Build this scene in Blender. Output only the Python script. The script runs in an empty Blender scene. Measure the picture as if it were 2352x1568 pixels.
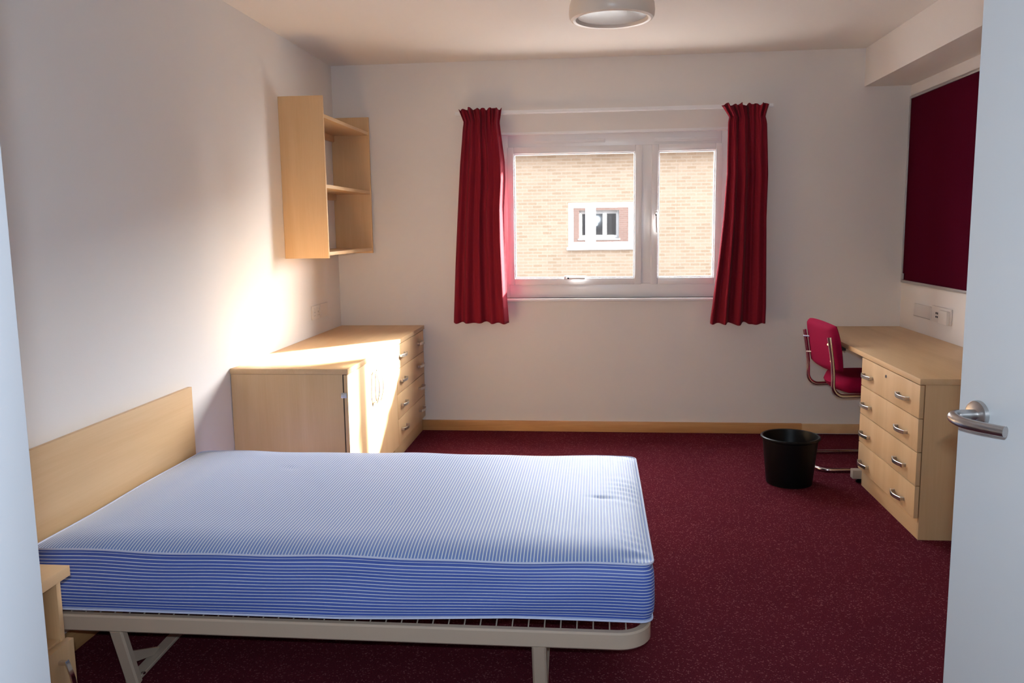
import bpy, bmesh, math, random
from mathutils import Vector, Matrix
random.seed(7)
C = bpy.context.scene.collection
S = bpy.context.scene

# ------------------------------------------------------------------ camera
YAW, PITCH, ROLL, FPX, CAMH = .1010, .1354, -.0135, 1922.7, 1.406
cy, sy, cp, sp = math.cos(YAW), math.sin(YAW), math.cos(PITCH), math.sin(PITCH)
fwd = Vector((-sy*cp, cy*cp, -sp)); rt = Vector((cy, sy, 0)); up = rt.cross(fwd)
cr, sr = math.cos(ROLL), math.sin(ROLL)
R_, U_ = rt*cr + up*sr, -rt*sr + up*cr
cd = bpy.data.cameras.new('camera'); cam = bpy.data.objects.new('camera', cd); C.objects.link(cam)
cd.sensor_width = 36; cd.sensor_fit = 'HORIZONTAL'; cd.lens = FPX/2352*36; cd.clip_start = .02
cam.matrix_world = Matrix(((R_.x, U_.x, -fwd.x, 0), (R_.y, U_.y, -fwd.y, 0), (R_.z, U_.z, -fwd.z, CAMH), (0, 0, 0, 1)))
S.camera = cam
S.view_settings.view_transform = 'Standard'; S.view_settings.look = 'None'
S.view_settings.exposure = 0.0; S.view_settings.gamma = 1.0; S.view_settings.use_curve_mapping = False
S.cycles.use_denoising = True
try: S.cycles.denoiser = 'OPENIMAGEDENOISE'
except Exception: pass
S.cycles.max_bounces = 12; S.cycles.diffuse_bounces = 8; S.cycles.glossy_bounces = 4
S.cycles.transparent_max_bounces = 12
S.cycles.caustics_reflective = False; S.cycles.caustics_refractive = False
S.cycles.sample_clamp_indirect = 8.0

# room numbers (metres)
XL, XR, D, H = -1.778, 1.983, 5.686, 2.498
XB, ZB = 1.697, 2.262
YF = .80                                   # room face of the doorway wall
WX0, WX1, WZ0, WZ1 = -.655, .885, .925, 2.02   # window opening

# ------------------------------------------------------------------ light
w = bpy.data.worlds.new('sky'); S.world = w; w.use_nodes = True
wn = w.node_tree; bg = wn.nodes['Background']; bg.inputs[1].default_value = 1.0
# hazy sky: even base plus the broad bright haze round the sun
SUN = Vector((1, 1.07, .69)).normalized()
wt = wn.nodes.new('ShaderNodeTexCoord'); wd_ = wn.nodes.new('ShaderNodeVectorMath'); wd_.operation = 'DOT_PRODUCT'
wn.links.new(wt.outputs['Generated'], wd_.inputs[0]); wd_.inputs[1].default_value = SUN
wm = wn.nodes.new('ShaderNodeMath'); wm.operation = 'MAXIMUM'; wm.inputs[1].default_value = 0; wn.links.new(wd_.outputs['Value'], wm.inputs[0])
wp = wn.nodes.new('ShaderNodeMath'); wp.operation = 'POWER'; wp.inputs[1].default_value = 9; wn.links.new(wm.outputs[0], wp.inputs[0])
wc = wn.nodes.new('ShaderNodeMix'); wc.data_type = 'RGBA'; wc.clamp_factor = True; wn.links.new(wp.outputs[0], wc.inputs[0])
SKY, HAZE = 27.0, 98.0
wc.inputs[6].default_value = (.84*SKY, .92*SKY, 1.0*SKY, 1); wc.inputs[7].default_value = (1.0*HAZE, .965*HAZE, .93*HAZE, 1)
wn.links.new(wc.outputs[2], bg.inputs[0])
sl = bpy.data.lights.new('sun', 'SUN'); sl.energy = 100; sl.color = (1, .96, .88); sl.angle = math.radians(2.4)
so = bpy.data.objects.new('sun', sl); C.objects.link(so)
so.rotation_euler = (-SUN).to_track_quat('-Z', 'Y').to_euler()
so.location = (14, 20, 12)
fl = bpy.data.lights.new('camera_flash', 'AREA'); fl.shape = 'RECTANGLE'; fl.size = .05; fl.size_y = .03
fl.energy = 33; fl.color = (.74, .87, 1)
fo = bpy.data.objects.new('camera_flash', fl); C.objects.link(fo)
fo.location = (.0, -.02, CAMH+.09); fo.rotation_euler = fwd.to_track_quat('-Z', 'Y').to_euler()
cl = bpy.data.lights.new('corridor_fill', 'AREA'); cl.shape = 'RECTANGLE'; cl.size = 1.2; cl.size_y = .3  # added fill light behind the camera, brightens door and walls; no fixture
cl.energy = 10; cl.color = (.74, .87, 1)
co = bpy.data.objects.new('corridor_fill', cl); C.objects.link(co); co.location = (.1, -.65, H-.03)
pl = bpy.data.lights.new('window_portal', 'AREA'); pl.shape = 'RECTANGLE'; pl.size = WX1-WX0; pl.size_y = WZ1-WZ0
po = bpy.data.objects.new('window_portal', pl); C.objects.link(po)
po.location = ((WX0+WX1)/2, D+.26, (WZ0+WZ1)/2); po.rotation_euler = (-math.pi/2, 0, 0)
pl.cycles.is_portal = True

# ------------------------------------------------------------------ materials
def newmat(name):
    m = bpy.data.materials.new(name); m.use_nodes = True
    nt = m.node_tree; return m, nt, nt.nodes['Principled BSDF']
def N(nt, t, **kw):
    n = nt.nodes.new(t)
    for k, v in kw.items():
        if k.startswith('_'): setattr(n, k[1:], v)
        else: n.inputs[k.replace('__', ' ')].default_value = v
    return n
def ramp(nt, fac, stops):
    r = nt.nodes.new('ShaderNodeValToRGB'); e = r.color_ramp.elements
    while len(e) < len(stops): e.new(.5)
    for i, (p, c) in enumerate(stops): e[i].position = p; e[i].color = (*c, 1)
    nt.links.new(fac, r.inputs[0]); return r.outputs[0]
def bump(nt, b, h, strength, dist=.01):
    n = nt.nodes.new('ShaderNodeBump'); n.inputs['Strength'].default_value = strength; n.inputs['Distance'].default_value = dist
    nt.links.new(h, n.inputs['Height']); nt.links.new(n.outputs[0], b.inputs['Normal'])
def plain(name, col, rough=.5, metal=0, spec=.5, noise=0, sheen=0, bmp=0, bs=200):
    m, nt, b = newmat(name)
    b.inputs['Base Color'].default_value = (*col, 1); b.inputs['Roughness'].default_value = rough
    b.inputs['Metallic'].default_value = metal; b.inputs['Specular IOR Level'].default_value = spec
    if sheen: b.inputs['Sheen Weight'].default_value = sheen; b.inputs['Sheen Roughness'].default_value = .4
    if noise or bmp:
        tc = nt.nodes.new('ShaderNodeTexCoord')
        n = N(nt, 'ShaderNodeTexNoise', Scale=bs, Detail=3.0); nt.links.new(tc.outputs['Object'], n.inputs['Vector'])
        if noise:
            o = ramp(nt, n.outputs[0], [(.3, tuple(c*(1-noise) for c in col)), (.7, tuple(min(1, c*(1+noise)) for c in col))])
            nt.links.new(o, b.inputs['Base Color'])
        if bmp: bump(nt, b, n.outputs[0], bmp, .002)
    return m
def wood(name, c1, c2, axis, rough=.42, scale=9):
    m, nt, b = newmat(name)
    tc = nt.nodes.new('ShaderNodeTexCoord'); mp = nt.nodes.new('ShaderNodeMapping')
    s = [scale, scale, scale]; s['xyz'.index(axis)] = scale*.07
    mp.inputs['Scale'].default_value = s; nt.links.new(tc.outputs['Object'], mp.inputs[0])
    n = N(nt, 'ShaderNodeTexNoise', Scale=1.0, Detail=5.0, Roughness=.55, Distortion=.6); nt.links.new(mp.outputs[0], n.inputs['Vector'])
    mp2 = nt.nodes.new('ShaderNodeMapping'); s2 = [160, 160, 160]; s2['xyz'.index(axis)] = 5
    mp2.inputs['Scale'].default_value = s2; nt.links.new(tc.outputs['Object'], mp2.inputs[0])
    n2 = N(nt, 'ShaderNodeTexNoise', Scale=1.0, Detail=2.0); nt.links.new(mp2.outputs[0], n2.inputs['Vector'])
    mx = nt.nodes.new('ShaderNodeMath'); mx.operation = 'MULTIPLY_ADD'; mx.inputs[1].default_value = .22; 
    nt.links.new(n2.outputs[0], mx.inputs[0]); nt.links.new(n.outputs[0], mx.inputs[2])
    o = ramp(nt, mx.outputs[0], [(.40, c2), (.82, c1)]); nt.links.new(o, b.inputs['Base Color'])
    b.inputs['Roughness'].default_value = rough; b.inputs['Specular IOR Level'].default_value = .4
    return m
M = {}
M['wall'] = plain('wall_paint', (.765, .74, .715), .75, spec=.25, bmp=.15, bs=350)
M['ceil'] = plain('ceiling_paint', (.80, .775, .74), .85, spec=.2, bmp=.1, bs=300)
M['white'] = plain('white_gloss_paint', (.56, .58, .595), .32, bmp=.03, bs=60)
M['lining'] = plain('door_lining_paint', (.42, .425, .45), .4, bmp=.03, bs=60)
M['upvc'] = plain('white_plastic_frame', (.86, .86, .87), .3)
M['socket'] = plain('socket_plastic', (.70, .66, .62), .35)
mA, mB = (.66, .45, .25), (.57, .365, .185)
for a in 'xyz': M['wood'+a] = wood('maple_laminate_'+a, mA, mB, a)
M['woodedge'] = wood('maple_edge_band', (.70, .51, .30), (.62, .43, .24), 'z')
M['wdark'] = plain('dark_gap', (.05, .03, .02), .8)
M['pine'] = wood('varnished_pine', (.56, .315, .135), (.38, .18, .065), 'x', .35, 14)
M['piney'] = wood('varnished_pine_y', (.56, .315, .135), (.38, .18, .065), 'y', .35, 14)
M['metal'] = plain('beige_powder_coat', (.43, .345, .27), .38, bmp=.05, bs=500)
M['wire'] = plain('beige_wire', (.38, .31, .26), .4)
M['chrome'] = plain('chrome', (.78, .78, .80), .12, 1)
M['brushed'] = plain('brushed_nickel', (.60, .58, .56), .28, 1)
M['satin'] = plain('satin_steel', (.55, .53, .52), .3, 1)
M['black'] = plain('black_plastic', (.002, .0023, .0025), .4, spec=.2)
M['dgrey'] = plain('dark_plastic', (.03, .03, .035), .5)
M['curtain'] = plain('burgundy_cotton', (.175, .0085, .019), .85, spec=.1, noise=.12, sheen=.05, bmp=.3, bs=900)
M['board'] = plain('burgundy_felt', (.050, .003, .011), .95, spec=.0, noise=.2, bmp=.3, bs=500)
M['alu'] = plain('aluminium_trim', (.62, .60, .58), .35, 1)
M['upholstery'] = plain('crimson_upholstery', (.23, .002, .032), .85, spec=.1, noise=.15, sheen=0, bmp=.4, bs=700)
M['diffuser'] = plain('frosted_acrylic', (.27, .26, .25), .28)
M['lamp_ring'] = plain('lamp_base_plastic', (.72, .66, .58), .3)
M['tarmac'] = plain('paved_ground', (.30, .28, .26), .9, noise=.2, bs=4)
M['rooftile'] = plain('roof_tiles', (.22, .12, .08), .8, noise=.2, bs=8)
M['pvcdark'] = plain('recess_dark', (.25, .24, .24), .6)
# carpet
m, nt, b = newmat('burgundy_carpet'); M['carpet'] = m
tc = nt.nodes.new('ShaderNodeTexCoord')
n1 = N(nt, 'ShaderNodeTexNoise', Scale=260.0, Detail=3.0, Roughness=.7); nt.links.new(tc.outputs['Object'], n1.inputs['Vector'])
n2 = N(nt, 'ShaderNodeTexNoise', Scale=3.0, Detail=3.0); nt.links.new(tc.outputs['Object'], n2.inputs['Vector'])
v1 = N(nt, 'ShaderNodeTexVoronoi', Scale=240.0); nt.links.new(tc.outputs['Object'], v1.inputs['Vector'])
base = ramp(nt, n1.outputs[0], [(.32, (.055, .009, .0145)), (.62, (.122, .0195, .031)), (.80, (.20, .045, .056))])
spk = ramp(nt, v1.outputs['Color'], [(.0, (0, 0, 0)), (.94, (0, 0, 0)), (.985, (1, 1, 1))])
mix = nt.nodes.new('ShaderNodeMix'); mix.data_type = 'RGBA'
sc = nt.nodes.new('ShaderNodeMath'); sc.operation = 'MULTIPLY'; sc.inputs[1].default_value = .55
sep = nt.nodes.new('ShaderNodeSeparateColor'); nt.links.new(v1.outputs['Color'], sep.inputs[0])
gt = nt.nodes.new('ShaderNodeMath'); gt.operation = 'GREATER_THAN'; gt.inputs[1].default_value = .93
nt.links.new(sep.outputs[0], gt.inputs[0]); nt.links.new(gt.outputs[0], sc.inputs[0])
nt.links.new(sc.outputs[0], mix.inputs[0]); nt.links.new(base, mix.inputs[6]); mix.inputs[7].default_value = (.30, .11, .12, 1)
hv = nt.nodes.new('ShaderNodeHueSaturation'); nt.links.new(mix.outputs[2], hv.inputs['Color'])
mr = nt.nodes.new('ShaderNodeMapRange'); mr.inputs[3].default_value = .85; mr.inputs[4].default_value = 1.15
nt.links.new(n2.outputs[0], mr.inputs[0]); nt.links.new(mr.outputs[0], hv.inputs['Value'])
nt.links.new(hv.outputs[0], b.inputs['Base Color']); b.inputs['Roughness'].default_value = 1; b.inputs['Specular IOR Level'].default_value = 0
bump(nt, b, n1.outputs[0], .8, .006)
# mattress ticking: stripes along UV
def ticking(name, axis, period, frac, blue, white, sheen):
    m, nt, b = newmat(name)
    uv = nt.nodes.new('ShaderNodeUVMap'); sx = nt.nodes.new('ShaderNodeSeparateXYZ'); nt.links.new(uv.outputs[0], sx.inputs[0])
    d = nt.nodes.new('ShaderNodeMath'); d.operation = 'DIVIDE'; d.inputs[1].default_value = period
    nt.links.new(sx.outputs[axis], d.inputs[0])
    f = nt.nodes.new('ShaderNodeMath'); f.operation = 'FRACT'; nt.links.new(d.outputs[0], f.inputs[0])
    o = ramp(nt, f.outputs[0], [(0, white), (frac, white), (frac+.07, blue), (.5+frac/2, tuple(c*1.12 for c in blue)), (.93, blue), (1, white)])
    wv = nt.nodes.new('ShaderNodeTexCoord')
    n = N(nt, 'ShaderNodeTexNoise', Scale=900.0, Detail=2.0); nt.links.new(wv.outputs['Object'], n.inputs['Vector'])
    hv = nt.nodes.new('ShaderNodeHueSaturation'); mr = nt.nodes.new('ShaderNodeMapRange'); mr.inputs[3].default_value = .8; mr.inputs[4].default_value = 1.2
    nt.links.new(n.outputs[0], mr.inputs[0]); nt.links.new(mr.outputs[0], hv.inputs['Value']); nt.links.new(o, hv.inputs['Color'])
    nt.links.new(hv.outputs[0], b.inputs['Base Color']); b.inputs['Roughness'].default_value = .55
    b.inputs['Sheen Weight'].default_value = sheen; b.inputs['Sheen Roughness'].default_value = .35
    b.inputs['Specular IOR Level'].default_value = .5
    bump(nt, b, n.outputs[0], .25, .002)
    return m
M['tick_top'] = ticking('striped_ticking_top', 0, .0100, .26, (.125, .225, .54), (.62, .74, .83), .4)
M['tick_side'] = ticking('striped_ticking_border', 1, .00965, .17, (.050, .100, .40), (.58, .65, .78), .08)
M['piping'] = plain('white_blue_tape', (.50, .56, .76), .6)
# glass
m, nt, b = newmat('window_glass'); M['glass'] = m
nt.nodes.remove(b); out = nt.nodes['Material Output']
tr = nt.nodes.new('ShaderNodeBsdfTransparent'); gl = nt.nodes.new('ShaderNodeBsdfGlossy'); gl.inputs['Roughness'].default_value = .02
lw = nt.nodes.new('ShaderNodeLayerWeight'); pw = nt.nodes.new('ShaderNodeMath'); pw.operation = 'POWER'; pw.inputs[1].default_value = 5
ma = nt.nodes.new('ShaderNodeMath'); ma.operation = 'MULTIPLY_ADD'; ma.inputs[1].default_value = .6; ma.inputs[2].default_value = .04
nt.links.new(lw.outputs['Facing'], pw.inputs[0]); nt.links.new(pw.outputs[0], ma.inputs[0])
ms = nt.nodes.new('ShaderNodeMixShader'); nt.links.new(ma.outputs[0], ms.inputs[0]); nt.links.new(tr.outputs[0], ms.inputs[1]); nt.links.new(gl.outputs[0], ms.inputs[2])
nt.links.new(ms.outputs[0], out.inputs[0])
M['mirrorglass'] = plain('coated_dark_glass', (.085, .085, .086), .015, .9)
# brick
def brickmat(name, c1, c2, mo):
    m, nt, b = newmat(name)
    tc = nt.nodes.new('ShaderNodeTexCoord'); mp = nt.nodes.new('ShaderNodeMapping'); mp.inputs['Rotation'].default_value = (math.pi/2, 0, 0)
    nt.links.new(tc.outputs['Object'], mp.inputs[0])
    bt = nt.nodes.new('ShaderNodeTexBrick'); nt.links.new(mp.outputs[0], bt.inputs['Vector'])
    bt.inputs['Color1'].default_value = (*c1, 1); bt.inputs['Color2'].default_value = (*c2, 1); bt.inputs['Mortar'].default_value = (*mo, 1)
    bt.inputs['Scale'].default_value = 1.0; bt.inputs['Brick Width'].default_value = .225; bt.inputs['Row Height'].default_value = .075
    bt.inputs['Mortar Size'].default_value = .010; bt.inputs['Bias'].default_value = -.1
    n = N(nt, 'ShaderNodeTexNoise', Scale=1.1, Detail=4.0); nt.links.new(tc.outputs['Object'], n.inputs['Vector'])
    hv = nt.nodes.new('ShaderNodeHueSaturation'); mr = nt.nodes.new('ShaderNodeMapRange'); mr.inputs[3].default_value = .85; mr.inputs[4].default_value = 1.15
    nt.links.new(n.outputs[0], mr.inputs[0]); nt.links.new(mr.outputs[0], hv.inputs['Value']); nt.links.new(bt.outputs[0], hv.inputs['Color'])
    nt.links.new(hv.outputs[0], b.inputs['Base Color']); b.inputs['Roughness'].default_value = .9; b.inputs['Specular IOR Level'].default_value = .1
    return m
M['brick_buff'] = brickmat('buff_brick', (.082, .064, .047), (.068, .050, .034), (.086, .073, .058))
M['brick_red'] = brickmat('red_brick', (.23, .14, .12), (.20, .12, .10), (.25, .19, .17))

# ------------------------------------------------------------------ mesh helpers
class MB:
    """collects shapes in world coordinates into one mesh"""
    def __init__(s): s.bm = bmesh.new(); s.mats = []
    def _new(s, vs0, mi):
        for f in s.bm.faces:
            if f.index == -1: pass
    def box(s, x0, x1, y0, y1, z0, z1, bev=.0015, rot=None, piv=None, seg=2, mi=0):
        b = bmesh.new(); bmesh.ops.create_cube(b, size=1)
        for v in b.verts: v.co = Vector(((x0+x1)/2+v.co.x*(x1-x0), (y0+y1)/2+v.co.y*(y1-y0), (z0+z1)/2+v.co.z*(z1-z0)))
        if bev > 0:
            bev = min(bev, .45*min(abs(x1-x0), abs(y1-y0), abs(z1-z0)))
            bmesh.ops.bevel(b, geom=list(b.edges), offset=bev, segments=seg, affect='EDGES', profile=.6)
        if rot is not None: bmesh.ops.rotate(b, cent=Vector(piv), matrix=rot, verts=b.verts)
        s.merge(b, mi); return s
    def merge(s, b, mi=0):
        for f in b.faces: f.material_index = mi
        me = bpy.data.meshes.new('t'); b.to_mesh(me); b.free(); s.bm.from_mesh(me); bpy.data.meshes.remove(me)
    def tube(s, pts, r, n=12, fillet=0, fn=8, mi=0, cap=True, closed=False):
        sec = [(r*math.cos(2*math.pi*k/n), r*math.sin(2*math.pi*k/n)) for k in range(n)]
        return s.sweep(pts, sec, fillet, fn, mi, cap, closed)
    def strap(s, pts, w, t, upv=(0, 0, 1), fillet=0, fn=8, mi=0, closed=False):
        c = min(w, t)*.18
        sec = [(-w/2+c, -t/2), (w/2-c, -t/2), (w/2, -t/2+c), (w/2, t/2-c), (w/2-c, t/2), (-w/2+c, t/2), (-w/2, t/2-c), (-w/2, -t/2+c)]
        return s.sweep(pts, sec, fillet, fn, mi, True, closed, upv)
    def sweep(s, pts, sec, fillet=0, fn=8, mi=0, cap=True, closed=False, upv=None):
        P = [Vector(p) for p in pts]
        if fillet > 0:
            Q = []; n = len(P)
            rng = range(n)
            for i in rng:
                if not closed and i in (0, n-1): Q.append(P[i]); continue
                a, b, c = P[i-1], P[i], P[(i+1) % n]
                d1, d2 = (a-b).normalized(), (c-b).normalized()
                f = min(fillet, (a-b).length*.49, (c-b).length*.49)
                p0, p2 = b+d1*f, b+d2*f
                ang = d1.angle(d2)
                if ang > 3.1: Q.append(b); continue
                cen = b+(d1+d2).normalized()*(f/math.cos(ang/2)); rad = (p0-cen).length
                v0, v2 = (p0-cen), (p2-cen)
                for k in range(fn+1):
                    v = v0.slerp(v2, k/fn) if v0.angle(v2) > 1e-4 else v0
                    Q.append(cen+v.normalized()*rad)
            P = Q
        b = bmesh.new(); rings = []; n = len(P)
        T = []
        for i in range(n):
            if closed: t = (P[(i+1) % n]-P[i-1])
            elif i == 0: t = P[1]-P[0]
            elif i == n-1: t = P[-1]-P[-2]
            else: t = (P[i+1]-P[i]).normalized()+(P[i]-P[i-1]).normalized()
            T.append(t.normalized())
        if upv is None:
            u = Vector((0, 0, 1)) if abs(T[0].z) < .9 else Vector((1, 0, 0))
            u = (u-T[0]*u.dot(T[0])).normalized()
        else: u = Vector(upv)
        for i in range(n):
            if upv is None:
                if i: u = T[i-1].rotation_difference(T[i]) @ u
                uu = (u-T[i]*u.dot(T[i])).normalized()
            else: uu = (u-T[i]*u.dot(T[i])).normalized()
            sd = T[i].cross(uu)
            rings.append([b.verts.new(P[i]+uu*a+sd*c) for a, c in sec])
        m = len(sec)
        for i in range(n if closed else n-1):
            r0, r1 = rings[i], rings[(i+1) % n]
            for k in range(m): b.faces.new((r0[k], r0[(k+1) % m], r1[(k+1) % m], r1[k]))
        if cap and not closed: b.faces.new(list(reversed(rings[0]))); b.faces.new(rings[-1])
        bmesh.ops.recalc_face_normals(b, faces=b.faces)
        s.merge(b, mi); return s
    def lathe(s, prof, cx, cyy, n=64, mi=0, axis='z', cz=0, frame=None):
        b = bmesh.new(); rings = []
        for r, z in prof:
            if r < 1e-5: rings.append([b.verts.new((0, 0, z))])
            else: rings.append([b.verts.new((r*math.cos(2*math.pi*k/n), r*math.sin(2*math.pi*k/n), z)) for k in range(n)])
        for i in range(len(rings)-1):
            a, c = rings[i], rings[i+1]
            for k in range(n):
                k2 = (k+1) % n
                if len(a) == 1 and len(c) == 1: continue
                if len(a) == 1: b.faces.new((a[0], c[k2], c[k]))
                elif len(c) == 1: b.faces.new((a[k], a[k2], c[0]))
                else: b.faces.new((a[k], a[k2], c[k2], c[k]))
        bmesh.ops.recalc_face_normals(b, faces=b.faces)
        if frame is not None: bmesh.ops.transform(b, matrix=frame, verts=b.verts)
        else: bmesh.ops.translate(b, vec=(cx, cyy, cz), verts=b.verts)
        s.merge(b, mi); return s
    def poly(s, pts, mi=0):
        b = bmesh.new(); b.faces.new([b.verts.new(p) for p in pts]); s.merge(b, mi); return s
    def prism(s, pts, vec, mi=0, bev=0):
        b = bmesh.new(); f = b.faces.new([b.verts.new(p) for p in pts])
        r = bmesh.ops.extrude_face_region(b, geom=[f]); vs = [e for e in r['geom'] if isinstance(e, bmesh.types.BMVert)]
        bmesh.ops.translate(b, vec=vec, verts=vs); bmesh.ops.recalc_face_normals(b, faces=b.faces)
        if bev: bmesh.ops.bevel(b, geom=list(b.edges), offset=bev, segments=2, affect='EDGES')
        s.merge(b, mi); return s
    def build(s, name, mat, parent=None, smooth=35):
        me = bpy.data.meshes.new(name)
        off = Vector((0, 0, 0))
        if parent is not None:
            q = parent
            while q is not None: off += Vector(q.location); q = q.parent
        bmesh.ops.translate(s.bm, vec=-off, verts=s.bm.verts)
        s.bm.to_mesh(me); s.bm.free()
        for m_ in (mat if isinstance(mat, (list, tuple)) else [mat]): me.materials.append(M[m_] if isinstance(m_, str) else m_)
        if smooth:
            for p in me.polygons: p.use_smooth = True
            try: me.set_sharp_from_angle(angle=math.radians(smooth))
            except Exception: pass
        o = bpy.data.objects.new(name, me); C.objects.link(o)
        if parent is not None: o.parent = parent
        return o
def thing(name, label, cat, loc, group=None, kind=None):
    o = bpy.data.objects.new(name, None); C.objects.link(o); o.location = loc; o.empty_display_size = .1
    tag(o, label, cat, group, kind); return o
def tag(o, label=None, cat=None, group=None, kind=None):
    if label: o['label'] = label
    if cat: o['category'] = cat
    if group: o['group'] = group
    if kind: o['kind'] = kind
    return o
def struct(o, label=None): o['kind'] = 'structure'; 
def bow_handle(p, along, out, L, proj, wd, th, parent, mat='brushed', name='handle'):
    """arched strap handle: centre p on the face, long axis 'along', standing off along 'out'"""
    p, a, o = Vector(p), Vector(along), Vector(out)
    m_ = MB(); pts = []
    for k in range(13):
        t = -1+2*k/12
        pts.append(p+a*(L/2*t)+o*(proj*(.52+.48*math.cos(t*math.pi/2))))
    side = a.cross(o)
    m_.strap(pts, wd, th, upv=side)
    for sg in (-1, 1):
        q = p+a*(sg*(L/2-.006)); m_.strap([q, q+o*proj*.56], wd*.92, .011, upv=side)
    return m_.build(name, mat, parent)

# ------------------------------------------------------------------ room shell
o = MB().box(-2.6, 2.6, -1.4, D+.02, -.06, 0, 0).build('floor', 'carpet', smooth=0); struct(o)
o = MB().box(-2.6, 2.6, -1.4, D+.02, H, H+.08, 0).build('ceiling', 'ceil', smooth=0); struct(o)
o = MB().box(XL-.12, XL, YF, D+.3, 0, H, 0).build('wall_left', 'wall', smooth=0); struct(o)
o = MB().box(XR, XR+.12, YF, D+.3, 0, H, 0).build('wall_right', 'wall', smooth=0); struct(o)
m_ = MB()
for a in [(XL, WX0, 0, H), (WX1, XR, 0, H), (WX0, WX1, 0, WZ0), (WX0, WX1, WZ1, H)]:
    m_.box(a[0], a[1], D, D+.18, a[2], a[3], 0)
o = m_.build('wall_back', 'wall', smooth=0); struct(o)
DX0, DX1, DZ = -.591, .99, 2.13
m_ = MB()
for a in [(-2.6, DX0-.03, 0, H), (DX1+.03, 2.6, 0, H), (DX0-.03, DX1+.03, DZ+.03, H)]:
    m_.box(a[0], a[1], YF-.14, YF, a[2], a[3], 0)
o = m_.build('wall_front', 'wall', smooth=0); struct(o)
o = MB().box(-2.6, 2.6, -1.5, -1.4, 0, H, 0).build('wall_corridor', 'wall', smooth=0); struct(o)
o = MB().box(-2.7, -2.6, -1.5, YF, 0, H, 0).build('wall_corridor_left', 'wall', smooth=0); struct(o)
o = MB().box(2.6, 2.7, -1.5, YF, 0, H, 0).build('wall_corridor_right', 'wall', smooth=0); struct(o)
o = MB().box(XB, XR, YF, D, ZB, H, .001).build('trim_1', 'wall', smooth=0); struct(o)   # boxed beam along the right wall
# painted door lining round the doorway
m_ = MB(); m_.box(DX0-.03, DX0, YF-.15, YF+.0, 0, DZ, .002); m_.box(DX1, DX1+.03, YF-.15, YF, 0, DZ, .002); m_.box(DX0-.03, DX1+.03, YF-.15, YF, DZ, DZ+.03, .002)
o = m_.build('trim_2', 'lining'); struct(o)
# skirting
o = MB().box(-1.26, 1.377, D-.018, D, 0, .073, .003).build('baseboard_back', 'pine'); struct(o)
o = MB().box(1.379, XR, D-.024, D, .008, .070, .003).build('baseboard_back_right', 'woody'); struct(o)
o = MB().box(XL, XL+.018, YF, 3.85, 0, .073, .003).build('baseboard_left', 'piney'); struct(o)
o = MB().box(XR-.018, XR, 4.56, D-.03, 0, .073, .003).build('baseboard_right', 'piney'); struct(o)

# ------------------------------------------------------------------ window
win = thing('window_1', None, None, (0, D, 0)); struct(win)
FY0, FY1 = D+.045, D+.115            # frame depth range
def ring(m_, x0, x1, z0, z1, t, y0, y1, bev=.004):
    m_.box(x0, x0+t, y0, y1, z0, z1, bev); m_.box(x1-t, x1, y0, y1, z0, z1, bev)
    m_.box(x0+t, x1-t, y0, y1, z0, z0+t, bev); m_.box(x0+t, x1-t, y0, y1, z1-t, z1, bev)
m_ = MB()
m_.box(WX0, WX0+.065, FY0, FY1, WZ0, WZ1, .004); m_.box(WX1-.065, WX1, FY0, FY1, WZ0, WZ1, .004)
m_.box(WX0+.065, WX1-.065, FY0, FY1, WZ1-.085, WZ1, .004); m_.box(WX0+.065, WX1-.065, FY0, FY1, WZ0, WZ0+.095, .004)
m_.box(.298, .372, FY0-.002, FY1-.002, WZ0+.095, WZ1-.085, .004)
fr_ = m_.build('window_frame', 'upvc', win)
def sash(x0, x1, z0, z1, hinge):
    m_ = MB(); ring(m_, x0, x1, z0, z1, .044, FY0-.014, FY1-.02, .006)
    # glazing bead
    ring(m_, x0+.040, x1-.040, z0+.040, z1-.040, .012, FY0-.004, FY0+.03, .003)
    s_ = m_.build('sash', 'upvc', win)
    MB().box(x0+.046, x1-.046, FY0+.030, FY0+.036, z0+.046, z1-.046, 0).build('pane', 'glass', s_, smooth=0)
    return s_
s1 = sash(WX0+.058, .303, WZ0+.088, WZ1-.083, 'top')
s2 = sash(.367, WX1-.058, WZ0+.088, WZ1-.083, 'left')
def win_handle(cx, cz, vert, sign, par):
    y = FY0-.014; m_ = MB()
    if vert:
        m_.box(cx-.012, cx+.012, y-.010, y, cz-.03, cz+.03, .004)
        m_.tube([(cx, y-.008, cz+.005), (cx, y-.032, cz+.005), (cx+.004, y-.038, cz-.115)], .0085, 10, .012)
    else:
        m_.box(cx-.03, cx+.03, y-.010, y, cz-.012, cz+.012, .004)
        m_.tube([(cx-.005, y-.008, cz), (cx-.005, y-.032, cz), (cx+.115, y-.038, cz)], .0085, 10, .012)
    h = m_.build('sash_handle', 'upvc', par)
    MB().lathe([(0, 0), (.006, 0), (.006, .004), (0, .004)], 0, 0, 16, frame=Matrix.Translation((cx, y-.041, cz)) @ Matrix.Rotation(math.pi/2, 4, 'X')).build('lock_button', 'black', par)
win_handle(-.188, WZ0+.135, False, 1, s1)
win_handle(.397, 1.475, True, 1, s2)
for x0, x1, zz in ((-.415, .06, 1.972), (.385, .805, 1.966)):
    m_ = MB(); m_.box(x0, x1, FY0-.012, FY0, zz-.013, zz+.013, .004)
    m_.box(x0+.01, x1-.01, FY0-.020, FY0-.010, zz-.004, zz+.006, .003)
    for e in (x0+.02, x1-.02): m_.lathe([(0, 0), (.005, 0), (.005, .003), (0, .004)], 0, 0, 12, frame=Matrix.Translation((e, FY0-.012, zz)) @ Matrix.Rotation(math.pi/2, 4, 'X'))
    m_.build('trickle_vent', 'upvc', win)
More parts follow.
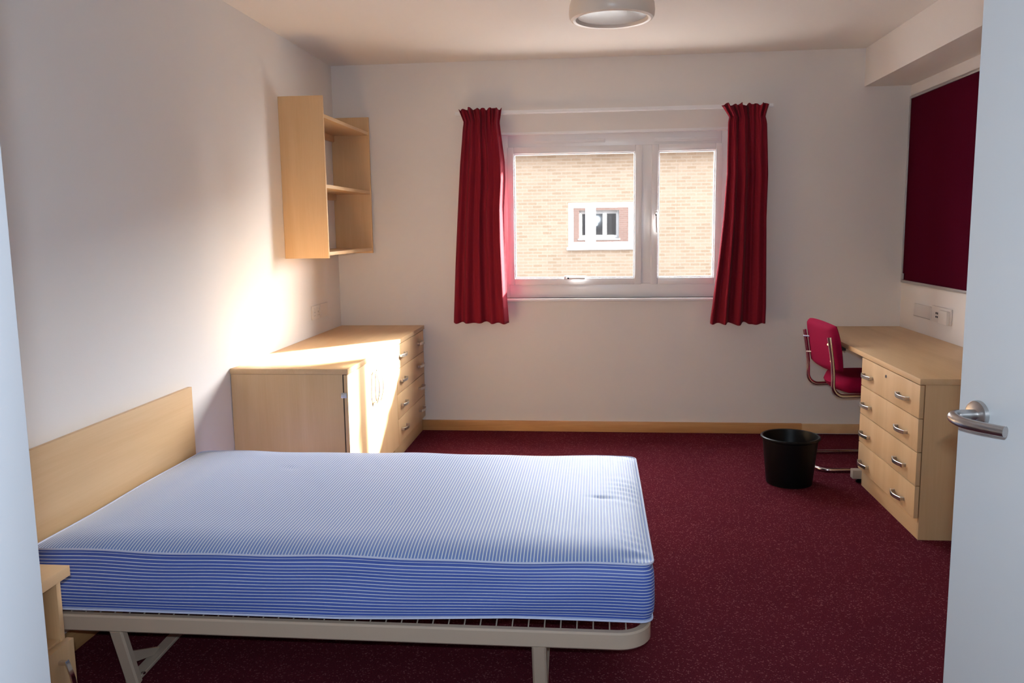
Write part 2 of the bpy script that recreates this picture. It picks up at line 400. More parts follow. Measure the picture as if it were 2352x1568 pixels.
# reveal board lining above (thin white edge) and window board (sill)
MB().box(WX0-.03, WX1+.03, D-.022, FY0+.005, WZ0-.022, WZ0, .009, seg=4).build('window_sill', 'upvc', win)
m_ = MB(); m_.box(WX0-.004, WX1+.004, D-.003, FY0+.01, WZ1-.004, WZ1+.012, .002)
m_.build('reveal_trim', 'upvc', win)

# ------------------------------------------------------------------ curtains and track
trk = thing('curtain_track', 'slim white curtain track above the window, running behind both curtain headings', 'curtain rail', (.1, D, 2.15))
m_ = MB(); m_.box(-.93, 1.125, D-.062, D-.040, 2.143, 2.168, .004); m_.box(-.93, 1.125, D-.070, D-.058, 2.147, 2.152, .002)
rl = m_.build('rail', 'upvc', trk)
for bx in (-.90, -.25, .42, 1.06):
    MB().box(bx-.012, bx+.012, D-.042, D, 2.150, 2.166, .002).build('bracket', 'upvc', trk)
def interp(tab, z):
    # tab: list of (value, z) with z descending
    if z >= tab[0][1]: return tab[0][0]
    for (a, za), (b_, zb) in zip(tab, tab[1:]):
        if z >= zb:
            t = (za-z)/(za-zb); return a+(b_-a)*t
    return tab[-1][0]
def curtain(name, label, L, Rr, ztop, zbot, folds, seed, flare):
    rnd = random.Random(seed); nu, nv = 220, 90
    b = bmesh.new(); V = []
    ph = [rnd.uniform(0, 6.28) for _ in range(6)]
    for j in range(nv+1):
        t = j/nv; z = ztop+(zbot-ztop)*t
        xl, xr = interp(L, z), interp(Rr, z); row = []
        hd = max(0, 1-(ztop-z)/.085)           # heading zone
        for i in range(nu+1):
            s_ = i/nu
            # warp so folds are uneven
            sw = s_
            prim = 0
            for (c0, c1, wd, am, sd) in folds:
                d_ = (s_-(c0+(c1-c0)*t))
                prim += 1.25*am*math.exp(-(d_/(wd*(1.25 if d_*sd > 0 else .75)))**2)
            amp = .5+.5*min(1, t*1.6)
            fine = math.sin(2*math.pi*sw*11+ph[2])*.0065*max(.05, 1-t*4.5)+math.sin(2*math.pi*sw*6+ph[3]+t)*.0040*max(.22, 1-t*1.8)
            y = D-.088-prim*amp-fine*(1.0+.8*hd)
            y -= .022*math.sin(min(1, max(0, (z-(ztop-.10))/.10))*math.pi)*-.3
            if hd > 0: y -= .016*hd*abs(math.sin(math.pi*sw*9+ph[4]))
            x = xl+(xr-xl)*s_
            x += .004*math.sin(2*math.pi*(sw*7)+ph[5])*(1-t)*math.sin(math.pi*s_)
            zz = z
            if j == 0: zz += .006*math.sin(s_*41+ph[1])+.004*math.sin(s_*23+ph[2])
            if t > .97: zz += .004*math.sin(s_*19+ph[3])*(t-.97)/.03-.008*prim/.03*(t-.97)/.03
            row.append(b.verts.new((x, y, zz)))
        V.append(row)
    for j in range(nv):
        for i in range(nu): b.faces.new((V[j][i], V[j+1][i], V[j+1][i+1], V[j][i+1]))
    bmesh.ops.recalc_face_normals(b, faces=b.faces)
    me = bpy.data.meshes.new(name); 
    cx = (L[0][0]+Rr[0][0])/2
    bmesh.ops.translate(b, vec=(-cx, -(D-.09), -ztop), verts=b.verts)
    b.to_mesh(me); b.free(); me.materials.append(M['curtain'])
    for p in me.polygons: p.use_smooth = True
    o = bpy.data.objects.new(name, me); C.objects.link(o); o.location = (cx, D-.09, ztop)
    md = o.modifiers.new('thick', 'SOLIDIFY'); md.thickness = .003; md.offset = 0
    tag(o, label, 'curtain', 'window curtains'); return o
curtain('curtain', 'burgundy curtain hanging left of the window, over the bright sunlit edge of the glass',
        [(-.897, 2.176), (-.867, 2.095), (-.874, 2.05), (-.897, 1.82), (-.921, 1.47), (-.94, 1.18), (-.961, .78)],
        [(-.614, 2.176), (-.630, 2.09), (-.621, 2.01), (-.600, 1.84), (-.597, 1.72), (-.609, 1.53), (-.607, 1.30), (-.597, .95), (-.585, .77)],
        2.176, .775, [(.07, .05, .060, .022, 1), (.24, .24, .075, .034, 1), (.45, .50, .070, .030, -1), (.64, .70, .065, .026, 1), (.88, .92, .080, .044, -1)], 3, 1)
curtain('curtain', 'burgundy curtain right of the window, flaring wider towards its hem beside the small pane',
        [(.795, 2.160), (.845, 2.085), (.838, 2.05), (.836, 1.727), (.819, 1.449), (.792, 1.167), (.772, .996), (.748, .78)],
        [(1.092, 2.160), (1.071, 2.085), (1.080, 2.04), (1.094, 1.722), (1.090, 1.445), (1.102, .88), (1.10, .765)],
        2.160, .768, [(.02, .03, .050, .030, 1), (.17, .26, .060, .046, -1), (.40, .52, .070, .050, -1), (.60, .70, .050, .020, 1), (.80, .84, .100, .036, 1), (.98, .98, .04, .014, 1)], 11, 1)

# ------------------------------------------------------------------ ceiling light
lt = thing('ceiling_light', 'round flush ceiling light with a domed diffuser, switched off', 'ceiling light', (.075, 4.22, H))
MB().lathe([(0, 0), (.180, 0), (.192, -.010), (.203, -.040), (.206, -.072), (.204, -.094), (.197, -.106), (.186, -.111), (.174, -.108), (.168, -.100), (.166, -.092), (0, -.080)], .075, 4.23, 72, cz=H).build('base_ring', 'lamp_ring', lt)
pr = [(0, -.107)]+[(.166*math.sin(a*math.pi/2/10), -.092-.015*math.cos(a*math.pi/2/10)) for a in range(1, 11)]+[(.166, -.086)]
MB().lathe(pr, .075, 4.23, 72, cz=H).build('diffuser', 'diffuser', lt)

# ------------------------------------------------------------------ wall shelf
XS = -1.520; YS0, YS1 = 4.680, 5.655; ZS0, ZS1 = 1.245, 2.150
sh = thing('wall_shelf', 'open maple shelf unit hung high on the left wall above the cupboards', 'shelf', (XL, (YS0+YS1)/2, ZS0))
MB().box(XL+.001, XS, YS0, YS0+.018, ZS0, ZS1, .001).build('side_panel', 'woodz', sh)
MB().box(XL+.001, XS, YS1-.018, YS1, ZS0, ZS1, .001).build('side_panel', 'woodz', sh)
for zt in (2.052, 1.662, 1.280):
    MB().box(XL+.001, XS-.004, YS0+.018, YS1-.018, zt-.020, zt, .001).build('shelf_board', 'woody', sh)
for zt in (2.032, 1.642):
    MB().box(XL+.001, XL+.019, YS0+.02, YS1-.02, zt-.040, zt, .001).build('batten', 'woody', sh)

# ------------------------------------------------------------------ cupboard, chest and their worktop
XC = -1.191; YC = 3.868; ZC = .742; YM = 4.865
top = MB().box(XL+.002, XC+.004, YC-.002, D-.002, ZC-.026, ZC, .0015).build('worktop', 'woody')
tag(top, 'maple worktop along the left wall, spanning the two-door cupboard and the chest', 'worktop')
cb = thing('cupboard', 'low two-door maple cupboard behind the bed, its doors in full sun', 'cupboard', ((XL+XC)/2, (YC+YM)/2, 0))
ZT = ZC-.027
m_ = MB(); m_.box(XL+.004, XC-.024, YC, YC+.018, .0, ZT, .001); m_.box(XL+.004, XC-.024, YM-.019, YM-.001, 0, ZT, .001)
m_.box(XL+.004, XL+.012, YC+.018, YM-.019, .08, ZT, 0); m_.box(XL+.004, XC-.026, YC+.018, YM-.019, .10, .118, 0); m_.box(XL+.004, XC-.030, YC+.018, YM-.019, ZT-.018, ZT-.001, 0)
m_.box(XC-.07, XC-.055, YC+.018, YM-.019, 0, .10, 0)
m_.build('carcass', 'woodz', cb)
ymid = 4.366
for y0, y1, hy in ((YC+.002, ymid-.0015, ymid-.040), (ymid+.0015, YM-.003, ymid+.040)):
    d = MB().box(XC-.019, XC, y0, y1, .10, ZT-.003, .001).build('door', 'woodz', cb)
    bow_handle((XC, hy, .565), (0, 0, 1), (1, 0, 0), .175, .034, .013, .005, d)
    if y0 < 4:
        MB().box(XC-.034, XC-.006, YC-.003, YC+.004, .600, .626, .002).box(XC-.030, XC-.019, YC-.006, YC-.001, .603, .622, .001).build('hinge', 'brushed', d)
MB().box(XC-.024, XC-.020, YC+.002, YC+.006, .10, ZT, 0).build('door_gap', 'wdark', cb)

def drawer_unit(th, XFRONT, sgn, y0, y1, bounds, zt, hy, hz, xback, lock=None):
    """sgn: direction the fronts face along x"""
    xf = XFRONT; xi = XFRONT-sgn*.019
    a, c = sorted((xback, xi-sgn*.004))
    m_ = MB(); m_.box(a, c, y0, y0+.018, 0, zt, .001); m_.box(a, c, y1-.018, y1, 0, zt, .001)
    bx0, bx1 = (a, a+.008) if sgn > 0 else (c-.008, c)
    m_.box(bx0, bx1, y0+.018, y1-.018, .05, zt, 0)
    p0, p1 = sorted((xi-sgn*.004, xi-sgn*.020))
    m_.box(a, c, y0+.018, y1-.018, zt-.018, zt-.001, 0)
    m_.build('carcass', 'woodz', th)
    MB().box(p0, p1, y0+.018, y1-.018, 0, bounds[0]+.01, .001).build('plinth', 'woody', th)
    for i in range(len(bounds)-1):
        f0, f1 = sorted((xi, xf))
        dr = MB().box(f0, f1, y0+.001, y1-.001, bounds[i]+.002, bounds[i+1]-.002, .0012).build('drawer', 'woodz', th)
        for yy in hy: bow_handle((xf, yy, hz[i]), (0, 1, 0), (sgn, 0, 0), .134, .030, .017, .0050, dr)
        if lock and i == len(bounds)-2:
            MB().lathe([(0, .004), (.008, .004), (.009, 0), (.009, -.004)], 0, 0, 20, frame=Matrix.Translation((xf, lock[0], lock[1])) @ Matrix.Rotation(sgn*math.pi/2, 4, 'Y')).box(xf+sgn*.004, xf+sgn*.0055, lock[0]-.001, lock[0]+.001, lock[1]-.005, lock[1]+.005, 0).build('lock', 'chrome', dr)
ch = thing('chest_of_drawers', 'maple chest of four wide drawers in the far left corner', 'chest of drawers', ((XL+XC)/2, (YM+D)/2, 0))
drawer_unit(ch, XC, 1, YM+.001, D-.022, [.105, .260, .412, .564, ZC-.030], ZC-.027, (5.009, 5.525), (.184, .336, .488, .641), XL+.004)

# ------------------------------------------------------------------ desk and pedestal
XP = 1.405; YP0, YP1 = 3.742, 4.548; ZD = .730
dk = thing('desk', 'long maple desk top along the right wall, ending at the far corner', 'desk', (XR-.3, 4.7, 0))
MB().box(XP-.003, XR-.002, 3.738, D-.002, ZD-.026, ZD, .0015).build('desktop', 'woody', dk)
m_ = MB(); m_.box(XP-.012, XP+.50, 4.585, 4.630, .022, .070, .002); m_.build('leg_foot', 'metal', dk)
MB().box(XP+.30, XP+.36, 4.590, 4.625, .070, ZD-.027, .002).build('leg', 'metal', dk)
for xx in (XP+.03, XP+.46): MB().lathe([(0, .0), (.018, 0), (.020, .008), (.012, .012), (.012, .022), (0, .022)], xx, 4.607, 24).build('glide', 'black', dk)
MB().box(XP+.10, XP+.13, 4.64, D-.01, ZD-.075, ZD-.027, .002).build('support_rail', 'metal', dk)
MB().box(XP+.015, XP+.04, 4.98, 5.10, ZD-.060, ZD-.027, .002).build('bracket', 'wdark', dk)
pd = thing('desk_pedestal', 'maple four-drawer pedestal under the near end of the desk, with a small lock', 'drawer unit', ((XP+XR)/2, (YP0+YP1)/2, 0))
drawer_unit(pd, XP, -1, YP0, YP1, [.098, .247, .400, .551, ZD-.029], ZD-.027, (3.93, 4.435), (.148, .307, .461, .616), XR-.004, lock=(4.169, .664))

# ------------------------------------------------------------------ bed
bed = thing('bed_frame', 'beige tubular metal bed base with wire mesh under the mattress', 'bed', (-.8, 2.85, 0))
BY0, BY1, BX1 = 2.262, 3.44, .160
m_ = MB()
zr = .232
m_.strap([(-1.752, BY0+.014, zr), (BX1-.014, BY0+.014, zr), (BX1-.014, BY1-.014, zr), (-1.752, BY1-.014, zr)], .052, .028, upv=(0, 0, 1), fillet=.085, fn=10)
m_.box(-1.752, -1.722, BY0+.02, BY1-.02, .208, .256, .003)
m_.build('side_rail', 'metal', bed)
m_ = MB(); x = -1.70
while x < BX1-.05:
    m_.tube([(x, BY0+.02, .250), (x, BY0+.05, .262), (x, BY1-.05, .262), (x, BY1-.02, .250)], .0022, 6); x += .047
for yy in (2.50, 2.72, 2.95, 3.20): m_.tube([(-1.74, yy, .258), (BX1-.03, yy, .258)], .0022, 6)
m_.build('wire_mesh', 'wire', bed)
for xc_, xb in ((-1.452, -1.455), (-.164, -.174)):
    for ya, yb, sg in ((BY0+.016, 2.335, 1), (BY1-.016, 3.367, -1)):
        m_ = MB()
        m_.strap([(xc_, ya, .210), (xb+.01, yb, .004)], .006*5, .042, upv=(0, 1, .3))
        m_.strap([(xb+.01, yb-sg*.015, .016), (xb, yb+sg*.33, .022)], .012, .040, upv=(0, 0, 1))
        m_.prism([(xb-.012, yb-sg*.026, .118), (xb-.012, yb-sg*.012, .070), (xb-.012, yb+sg*.130, .024), (xb-.012, yb+sg*.175, .030)], (.014, 0, 0))
        m_.build('leg', 'metal', bed)
        MB().lathe([(0, 0), (.006, .001), (.007, .005), (0, .007)], xb+.03, yb+sg*.02, 12, cz=.022).build('foot_rivet', 'chrome', bed)
hb = MB().box(XL+.020, XL+.038, 2.235, 3.405, .215, .742, .001).build('headboard', 'woody', bed)
for yy in (2.5, 3.15): MB().box(XL+.001, XL+.020, yy-.02, yy+.02, .30, .36, .001).build('headboard_fixing', 'metal', bed)

# mattress: concentric rings of a rounded rectangle
MX0, MX1, MY0, MY1, MZ0, MZ1 = -1.723, .163, 2.292, 3.430, .2670, .449
def rrect(x0, x1, y0, y1, r, NP):
    """NP points spread evenly; returns (point, outward normal)"""
    segs = []; r = max(r, .0005)
    cs = [((x1-r, y0+r), -90), ((x1-r, y1-r), 0), ((x0+r, y1-r), 90), ((x0+r, y0+r), 180)]
    pts = []
    nL, nW, nC = NP
    def lin(a, b_, n): return [(a[0]+(b_[0]-a[0])*k/n, a[1]+(b_[1]-a[1])*k/n) for k in range(n)]
    def arc(c, a0, n): return [(c[0]+r*math.cos(math.radians(a0+90*k/n)), c[1]+r*math.sin(math.radians(a0+90*k/n))) for k in range(n)]
    pts += lin((x0+r, y0), (x1-r, y0), nL)+arc(cs[0][0], -90, nC)+lin((x1, y0+r), (x1, y1-r), nW)+arc(cs[1][0], 0, nC)
    pts += lin((x1-r, y1), (x0+r, y1), nL)+arc(cs[2][0], 90, nC)+lin((x0, y1-r), (x0, y0+r), nW)+arc(cs[3][0], 180, nC)
    return pts
NP = (120, 76, 8)
def seamwave(x, y):
    v = .0028*math.sin(x*7.3+.8)+.0016*math.sin(x*17+2)+.002*math.sin(y*9)
    return v
def corner_lift(x, y): return 0
def tufts(x, y):
    v = 0
    for tx, ty, a, sx, sy_ in ((.02, 2.80, .007, .035, .012), (-.69, 2.70, .004, .012, .010), (-.57, 2.72, .002, .01, .01), (-1.2, 3.1, .004, .03, .012)):
        v -= a*math.exp(-((x-tx)/sx)**2-((y-ty)/sy_)**2)
    # puckers near the foot end
    e = math.exp(-((x-.11)/.05)**2)
    v += .0022*e*math.sin(y*95+3*math.sin(y*13))*(.5+.5*math.sin(y*11+1))
    return v
b = bmesh.new(); uvl = b.loops.layers.uv.new('UVMap')
rings = []
insets = [0, .004, .010, .018, .028, .040, .055, .075]+[.075+.0235*k for k in range(1, 21)]
Wd = (MY1-MY0)/2
for ins in insets:
    ins = min(ins, Wd-.004)
    P_ = rrect(MX0+ins, MX1-ins, MY0+ins, MY1-ins, max(.035-ins*.35, .004), NP)
    e = min(1, ins/.17); rise = .030*(1-(1-e)**2.6)
    rr = []
    for (x, y) in P_:
        head = min(1, max(0, (x-MX0)/.25))
        qx = 1-(1-min(1, max(0, min(x-MX0, MX1-x))/.17))**2.6; qy = 1-(1-min(1, max(0, min(y-MY0, MY1-y))/.17))**2.6
        ri = .030*qx**.7*qy*(.6+.4*head)
        z = MZ1+seamwave(x, y)*(1-e)+ri+tufts(x, y)+.0025*math.sin(x*2.1+y*3)*e
        rr.append(b.verts.new((x, y, z)))
    rings.append(rr)
n = len(rings[0])
for i in range(len(rings)-1):
    for k in range(n):
        f = b.faces.new((rings[i][k], rings[i][(k+1) % n], rings[i+1][(k+1) % n], rings[i+1][k])); f.material_index = 0
        for l in f.loops: l[uvl].uv = (l.vert.co.x, l.vert.co.y)
f = b.faces.new(rings[-1]); f.material_index = 0
for l in f.loops: l[uvl].uv = (l.vert.co.x, l.vert.co.y)
# border
NS = 14; prev = rings[0]; P0 = rrect(MX0, MX1, MY0, MY1, .035, NP)
def border_pt(k, t):
    x, y = P0[k]; x2, y2 = P0[(k+1) % n]; xm, ym = P0[k-1]
    tx, ty = x2-xm, y2-ym; L_ = math.hypot(tx, ty) or 1; nx, ny = ty/L_, -tx/L_
    s_ = x if abs(ny) > .7 else y
    bul = .006*math.sin(math.pi*t)-.008*math.exp(-((t-.06)/.05)**2)-.007*math.exp(-((t-.95)/.05)**2)
    bul += .0035*math.sin(s_*5+t*2.5)*math.sin(math.pi*t)+.0018*math.sin(s_*14+t*6)*math.sin(math.pi*t)
    zt = MZ1+seamwave(x, y)
    lf = min(1, max(0, (x+.75)/.5))
    zb = MZ0+.001+(.003+.007*max(0, math.sin((x+.55)*2.6+.5)))*lf*(1 if y < MY0+.1 else 0)
    if y < MY0+.04: bul += .030*(1-lf)*max(0, t-.3)*max(0, -ny)**2
    z = zt+(zb-zt)*t+.003*math.sin(s_*6+1.2)*math.sin(math.pi*t)
    return Vector((x+nx*bul, y+ny*bul, z))
for j in range(1, NS+1):
    cur = [b.verts.new(border_pt(k, j/NS)) for k in range(n)]
    for k in range(n):
        f = b.faces.new((prev[k], cur[k], cur[(k+1) % n], prev[(k+1) % n])); f.material_index = 1
        ts = ((j-1)/NS, j/NS, j/NS, (j-1)/NS)
        for l, tt in zip(f.loops, ts): l[uvl].uv = (0, tt*.183)
    prev = cur
rin = [b.verts.new((v.co.x+(.03 if v.co.x < -.7 else -.03), v.co.y+(.03 if v.co.y < 2.8 else -.03), MZ0)) for v in prev]
for k in range(n):
    f = b.faces.new((prev[k], rin[k], rin[(k+1) % n], prev[(k+1) % n])); f.material_index = 1
f = b.faces.new(rin); f.material_index = 1
bmesh.ops.recalc_face_normals(b, faces=b.faces)
loc = Vector((-.79, 2.86, MZ0))
bmesh.ops.translate(b, vec=-loc, verts=b.verts)
me = bpy.data.meshes.new('mattress'); b.to_mesh(me); b.free(); me.materials.append(M['tick_top']); me.materials.append(M['tick_side'])
for p in me.polygons: p.use_smooth = True
mt = thing('mattress', 'bare blue and white striped mattress lying on the metal bed base', 'mattress', loc)
mo = bpy.data.objects.new('mattress_cover', me); C.objects.link(mo); mo.parent = mt
for t, zz, nm in ((0, 0, 'piping'), (1, 0, 'piping')):
    pts = []
    for k in range(0, n, 2):
        p = border_pt(k, t); x, y = P0[k]; x2, y2 = P0[(k+1) % n]; xm, ym = P0[k-1]
        tx, ty = x2-xm, y2-ym; L_ = math.hypot(tx, ty) or 1
        pts.append((p.x+ty/L_*.002, p.y-tx/L_*.002, p.z+(.001 if t == 0 else .0045)))
    MB().tube(pts, .0033, 8, closed=True).build(nm, 'piping', mt)

# ------------------------------------------------------------------ bedside cabinet
XN = -1.445; ns = thing('bedside_cabinet', 'small maple bedside cabinet half hidden by the doorway at lower left', 'bedside cabinet', (-1.6, 1.85, 0))
MB().box(XL+.002, XN, 1.62, 2.072, .471, .500, .001).build('top', 'woody', ns)
m_ = MB(); m_.box(XL+.004, XN-.015, 2.030, 2.048, 0, .471, .001); m_.box(XL+.004, XN-.015, 1.644, 1.662, 0, .471, .001)
m_.box(XL+.004, XN-.017, 1.662, 2.030, .286, .304, .001); m_.box(XL+.004, XL+.012, 1.662, 2.030, .05, .471, 0); m_.box(XL+.004, XN-.05, 1.662, 2.03, .05, .068, 0)
m_.box(XN-.06, XN-.045, 1.662, 2.03, 0, .05, 0)
m_.build('carcass', 'woodz', ns)
d = MB().box(XN-.012, XN+.008, 1.646, 2.050, .045, .300, .001).build('door', 'woodz', ns)
bow_handle((XN+.008, 1.985, .192), (0, 0, 1), (1, 0, 0), .150, .036, .016, .006, d, 'chrome')

# ------------------------------------------------------------------ chair (cantilever)
cx_, cyc = 1.30, 4.975
ang = math.atan2(.0, 1)+math.radians(6)
chair = thing('desk_chair', 'crimson upholstered cantilever chair with a chrome tube frame, tucked under the desk', 'chair', (cx_, cyc, 0))
hw = .198
m_ = MB(); R = .0115
for sg in (-1, 1):
    y = sg*hw
    m_.tube([(-.030, y, .770), (-.002, y, .610), (.000, y, .448), (.470, y, .452), (.520, y, .0125), (.000, y, .0125)] if False else
            [(-.028, y, .775), (.002, y, .600), (.006, y, .440), (.470, y, .446), (.515, y, .0120), (.20, y, .0120)], R, 12, .062, 8)
m_.tube([(.21, -hw, .012), (-.055, -hw, .012), (-.055, hw, .012), (.21, hw, .012)], R, 12, .075, 8)
def fix(m_):
    bmesh.ops.rotate(m_.bm, cent=(0, 0, 0), matrix=Matrix.Rotation(ang, 3, 'Z'), verts=m_.bm.verts)
    bmesh.ops.translate(m_.bm, vec=(cx_, cyc, 0), verts=m_.bm.verts); return m_
fix(m_).build('frame', 'chrome', chair)
# backrest: rounded cushion slab, slightly curved
def cushion(w_, h_, t_, corner, curve, nu=26, nv=26, topround=None):
    b = bmesh.new(); pts = {}
    for side in (0, 1):
        for j in range(nv+1):
            for i in range(nu+1):
                u, v = -1+2*i/nu, -1+2*j/nv
                # squircle mapping
                k = corner if v > 0 or topround is None else topround; uu = u*math.sqrt(max(0, 1-k*v*v/2)); vv = v*math.sqrt(max(0, 1-k*u*u/2))
                edge = max(abs(u), abs(v)); th = t_/2*(1-max(0, (edge-.72)/.28)**2.4)
                pts[(side, i, j)] = b.verts.new((uu*w_/2, vv*h_/2, (th if side else -th)+curve*uu*uu))
    for side in (0, 1):
        for j in range(nv):
            for i in range(nu):
                q = [pts[(side, i, j)], pts[(side, i+1, j)], pts[(side, i+1, j+1)], pts[(side, i, j+1)]]
                b.faces.new(q if side else q[::-1])
    bmesh.ops.remove_doubles(b, verts=b.verts, dist=1e-5)
    bmesh.ops.recalc_face_normals(b, faces=b.faces)
    return b
bb = cushion(.470, .292, .050, .50, .026, topround=.22)
# local: x=width, y=height, z=thickness -> world: width->y, height->z, thickness->x
mat_ = Matrix(((0, 0, 1, .014), (1, 0, 0, .027), (0, 1, 0, .706), (0, 0, 0, 1)))
rt_ = Matrix.Translation((0, 0, .70)) @ Matrix.Rotation(math.radians(-9), 4, 'Y') @ Matrix.Translation((0, 0, -.70))
bmesh.ops.transform(bb, matrix=rt_ @ mat_, verts=bb.verts)
m_ = MB(); m_.merge(bb); fix(m_).build('backrest', 'upholstery', chair, 60)
sb = cushion(.44, .42, .092, .85, 0)
mat_ = Matrix(((0, 1, 0, .255), (1, 0, 0, 0), (0, 0, 1, .493), (0, 0, 0, 1)))
bmesh.ops.transform(sb, matrix=mat_, verts=sb.verts)
m_ = MB(); m_.merge(sb); fix(m_).build('seat', 'upholstery', chair, 60)
m_ = MB(); m_.box(.12, .42, -.15, .15, .452, .466, .004); fix(m_).build('seat_pan', 'black', chair)
for sg in (-1, 1):
    for xa_, xb_, zz in ((-.033, .0, .735), (-.012, .012, .640)):
        m_ = MB(); m_.tube([(xa_, sg*(hw-.004), zz), (xb_, sg*(hw-.025), zz)], .006, 10); fix(m_).build('backrest_bolt', 'chrome', chair)

# ------------------------------------------------------------------ waste bin
bn = thing('waste_bin', 'round black plastic waste bin on the carpet beside the chair', 'bin', (1.052, 4.570, 0))
o = MB().lathe([(0, .0), (.112, 0), (.120, .004), (.122, .02), (.145, .246), (.151, .250), (.156, .255), (.156, .262), (.151, .266), (.144, .264), (.141, .252), (.119, .02), (.112, .008), (0, .008)], 1.052, 4.570, 72).build('body', 'black', bn)

# ------------------------------------------------------------------ notice board
NY0, NY1, NZ0, NZ1 = 4.05, 5.655, 1.020, 2.190
nb = thing('notice_board', 'large burgundy felt notice board with aluminium edging on the right wall', 'notice board', (XR, 4.85, 1.6))
MB().box(XR-.012, XR-.001, NY0, NY1, NZ0, NZ1, 0).build('felt_panel', 'board', nb)
m_ = MB(); t = .018
for a in ((NY0+t, NY1-t, NZ0, NZ0+t), (NY0+t, NY1-t, NZ1-t, NZ1), (NY0, NY0+t, NZ0, NZ1), (NY1-t, NY1, NZ0, NZ1)):
    m_.box(XR-.018, XR-.0005, a[0], a[1], a[2], a[3], .002)
m_.build('edging', 'alu', nb)
MB().box(XR-.0215, XR-.018, NY1-.055, NY1-.020, NZ0+.022, NZ0+.060, .004).lathe([(0, 0), (.004, 0), (.004, .002), (0, .002)], 0, 0, 12, frame=Matrix.Translation((XR-.0215, NY1-.037, NZ0+.050)) @ Matrix.Rotation(-math.pi/2, 4, 'Y')).build('corner_clip', 'brushed', nb)

# ------------------------------------------------------------------ wall plates
def plate(x, sgn, y0, y1, z0, z1, label, kind, cat):
    t = thing('wall_socket', label, cat, (x, (y0+y1)/2, (z0+z1)/2))
    a, c = sorted((x+sgn*.0005, x+sgn*.010))
    MB().box(a, c, y0, y1, z0, z1, .003).build('face_plate', 'socket', t)
    xf = x+sgn*.010; ym = (y0+y1)/2; zm = (z0+z1)/2
    def b2(nm, mat, ya, yb, za, zb, d0, d1):
        p, q = sorted((xf+sgn*d0, xf+sgn*d1)); return MB().box(p, q, ya, yb, za, zb, .001).build(nm, mat, t)
    if kind == 'power':
        for yc in (y0+(y1-y0)*.27, y0+(y1-y0)*.73):
            b2('switch', 'socket', yc-.007, yc+.007, zm+.012, zm+.030, 0, .004)
            m_ = MB(); p, q = sorted((xf, xf+sgn*.0004))
            m_.box(p, q, yc-.004, yc+.004, zm-.003, zm+.006, 0); m_.box(p, q, yc-.014, yc-.007, zm-.022, zm-.017, 0); m_.box(p, q, yc+.007, yc+.014, zm-.022, zm-.017, 0)
            m_.build('pin_slots', 'pvcdark', t)
    if kind == 'data':
        yc = y1-(y1-y0)*.30
        for k, (dy, dz) in enumerate(((-.010, .006), (.010, .006), (-.010, -.014), (.010, -.014))):
            b2('data_port', 'black', yc+dy-.006, yc+dy+.006, zm+dz-.006, zm+dz+.006 if k < 2 else zm+dz+.004, 0, .0015)
        b2('cover', 'socket', y0+.012, ym-.012, z0+.003, z1-.014, 0, .018)
    if kind == 'trunk':
        b2('joint_line', 'pvcdark', y0-.0, y1, z0+.004, z0+.006, 0, .0012)
    return t
plate(XL, 1, 5.075, 5.222, .846, .932, 'double plastic socket on the left wall above the worktop, nearer the bed', 'power', 'socket')
plate(XL, 1, 5.236, 5.383, .846, .932, 'plain switch plate on the left wall, nearer the far corner', 'power2', 'socket')
MB_ = None
plate(XR, -1, 4.876, 5.150, .826, .918, 'white data outlet plate with four dark ports above the desk', 'data', 'socket')
plate(XR, -1, 5.165, 5.425, .826, .906, 'pale blank plate beside the data outlet, closer to the far corner', 'trunk', 'socket')

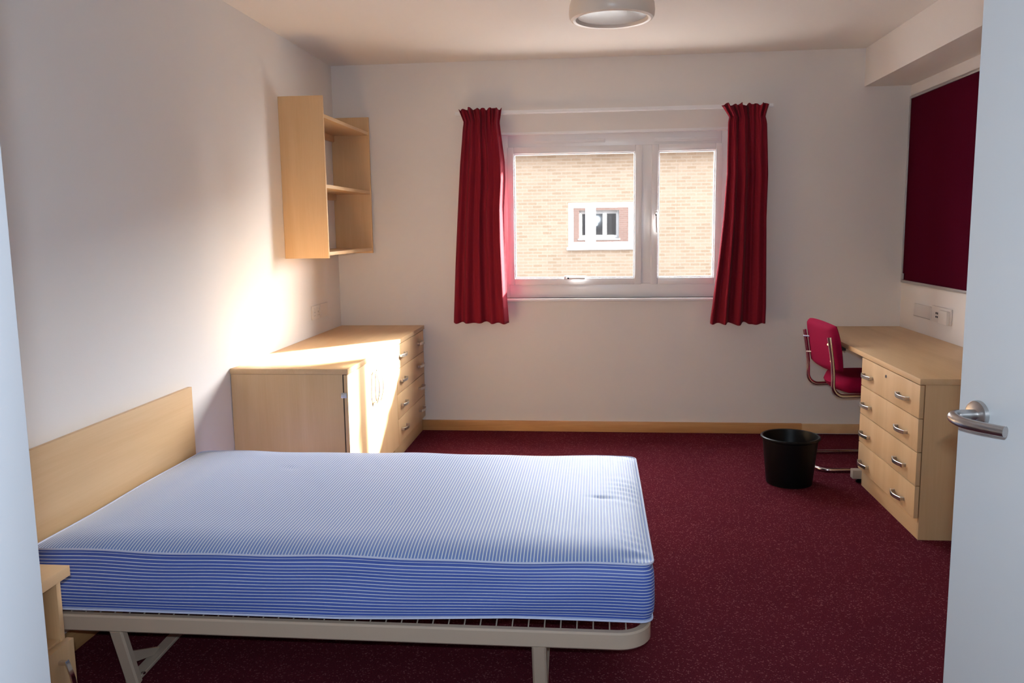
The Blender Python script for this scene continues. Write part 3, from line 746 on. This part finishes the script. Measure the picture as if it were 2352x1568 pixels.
# ------------------------------------------------------------------ entry door (open inwards)
E0 = Vector((.692, 1.650, 0)); tdir = Vector((.297, -.955, 0)).normalized(); nrm = Vector((-.955, -.297, 0)).normalized()
door = thing('door_1', None, None, tuple(E0)); struct(door)
LW = .80; TH = .044
def dframe(u, nn, z): return E0+tdir*u+nrm*nn+Vector((0, 0, z))
m_ = MB(); b = bmesh.new(); bmesh.ops.create_cube(b, size=1)
for v in b.verts: v.co = dframe((v.co.x+.5)*LW, -(v.co.y+.5)*TH, .008+(v.co.z+.5)*2.03)
bmesh.ops.bevel(b, geom=list(b.edges), offset=.002, segments=2, affect='EDGES'); bmesh.ops.recalc_face_normals(b, faces=b.faces)
m_.merge(b); m_.build('door_leaf', 'white', door)
hz = 1.050; hu = .052
for sg in (1, -1):
    base = 0 if sg > 0 else -TH
    fm = Matrix.Translation(dframe(hu, base, hz)) @ (nrm*sg).to_track_quat('Z', 'Y').to_matrix().to_4x4()
    lv = MB().lathe([(0, .010), (.023, .010), (.026, .008), (.0265, 0)], 0, 0, 40, frame=fm).build('handle_rose', 'satin', door)
    m_ = MB()
    pts = [dframe(hu, base, hz), dframe(hu-.003, base+sg*.060, hz+.002), dframe(hu+.045, base+sg*.076, hz), dframe(hu+.088, base+sg*.068, hz), dframe(hu+.124, base+sg*.054, hz)]
    m_.tube(pts, .0098, 20, .022, 10); m_.build('handle_lever', 'satin', door)

# ------------------------------------------------------------------ outdoors
o = MB().box(-30, 34, D+.2, 45, -3.0, -2.9, 0).build('ground_outside', 'tarmac', smooth=0); struct(o)
m_ = MB()
for a in [(-12, WX0, -2.9, 5.2), (WX1, 14, -2.9, 5.2), (WX0, WX1, -2.9, WZ0), (WX0, WX1, WZ1, 5.2)]: m_.box(a[0], a[1], D+.181, D+.30, a[2], a[3], 0)
o = m_.build('wall_outside', 'brick_red', smooth=0); struct(o)
MB().box(WX0-.05, WX1+.05, D+.115, D+.34, WZ0-.05, WZ0-.0, .006).build('outer_sill', 'upvc', win)
FY = 19.5
hs = thing('neighbouring_building', 'pale brick building seen through the window, with one white framed window', 'building', (0, FY, -2.9))
wx0, wx1, wz0, wz1 = -.637, .854, .93, 1.945
m_ = MB()
for a in [(-14, wx0, -2.9, 3.05), (wx1, 16, -2.9, 3.05), (wx0, wx1, -2.9, wz0), (wx0, wx1, wz1, 3.05)]: m_.box(a[0], a[1], FY, FY+.3, a[2], a[3], 0)
m_.box(-14, 16, FY+.30, FY+6, -2.9, 3.05, 0)
m_.build('brick_wall', 'brick_buff', hs, smooth=0)
m_ = MB(); m_.box(-14.3, 16.3, FY-.35, FY+.05, 3.05, 3.20, .01); m_.build('eaves', 'upvc', hs)
m_ = MB(); m_.prism([(-14.3, FY-.36, 3.20), (-14.3, FY+6.3, 3.20), (-14.3, FY+3, 4.5)], (30.6, 0, 0)); m_.build('roof', 'rooftile', hs, smooth=0)
m_ = MB(); ring(m_, wx0, wx1, wz0, wz1, .115, FY+.03, FY+.09, .004); m_.box(-.245, -.005, FY+.03, FY+.09, wz0+.1, wz1-.1, .004); m_.box(wx0-.03, wx1+.03, FY-.06, FY+.06, wz0-.06, wz0, .004)
wf = m_.build('window_frame', 'upvc', hs)
MB().box(wx0+.10, wx1-.10, FY+.05, FY+.06, wz0+.10, wz1-.10, 0).build('pane', 'mirrorglass', wf, smooth=0)
bpy.context.view_layer.update()
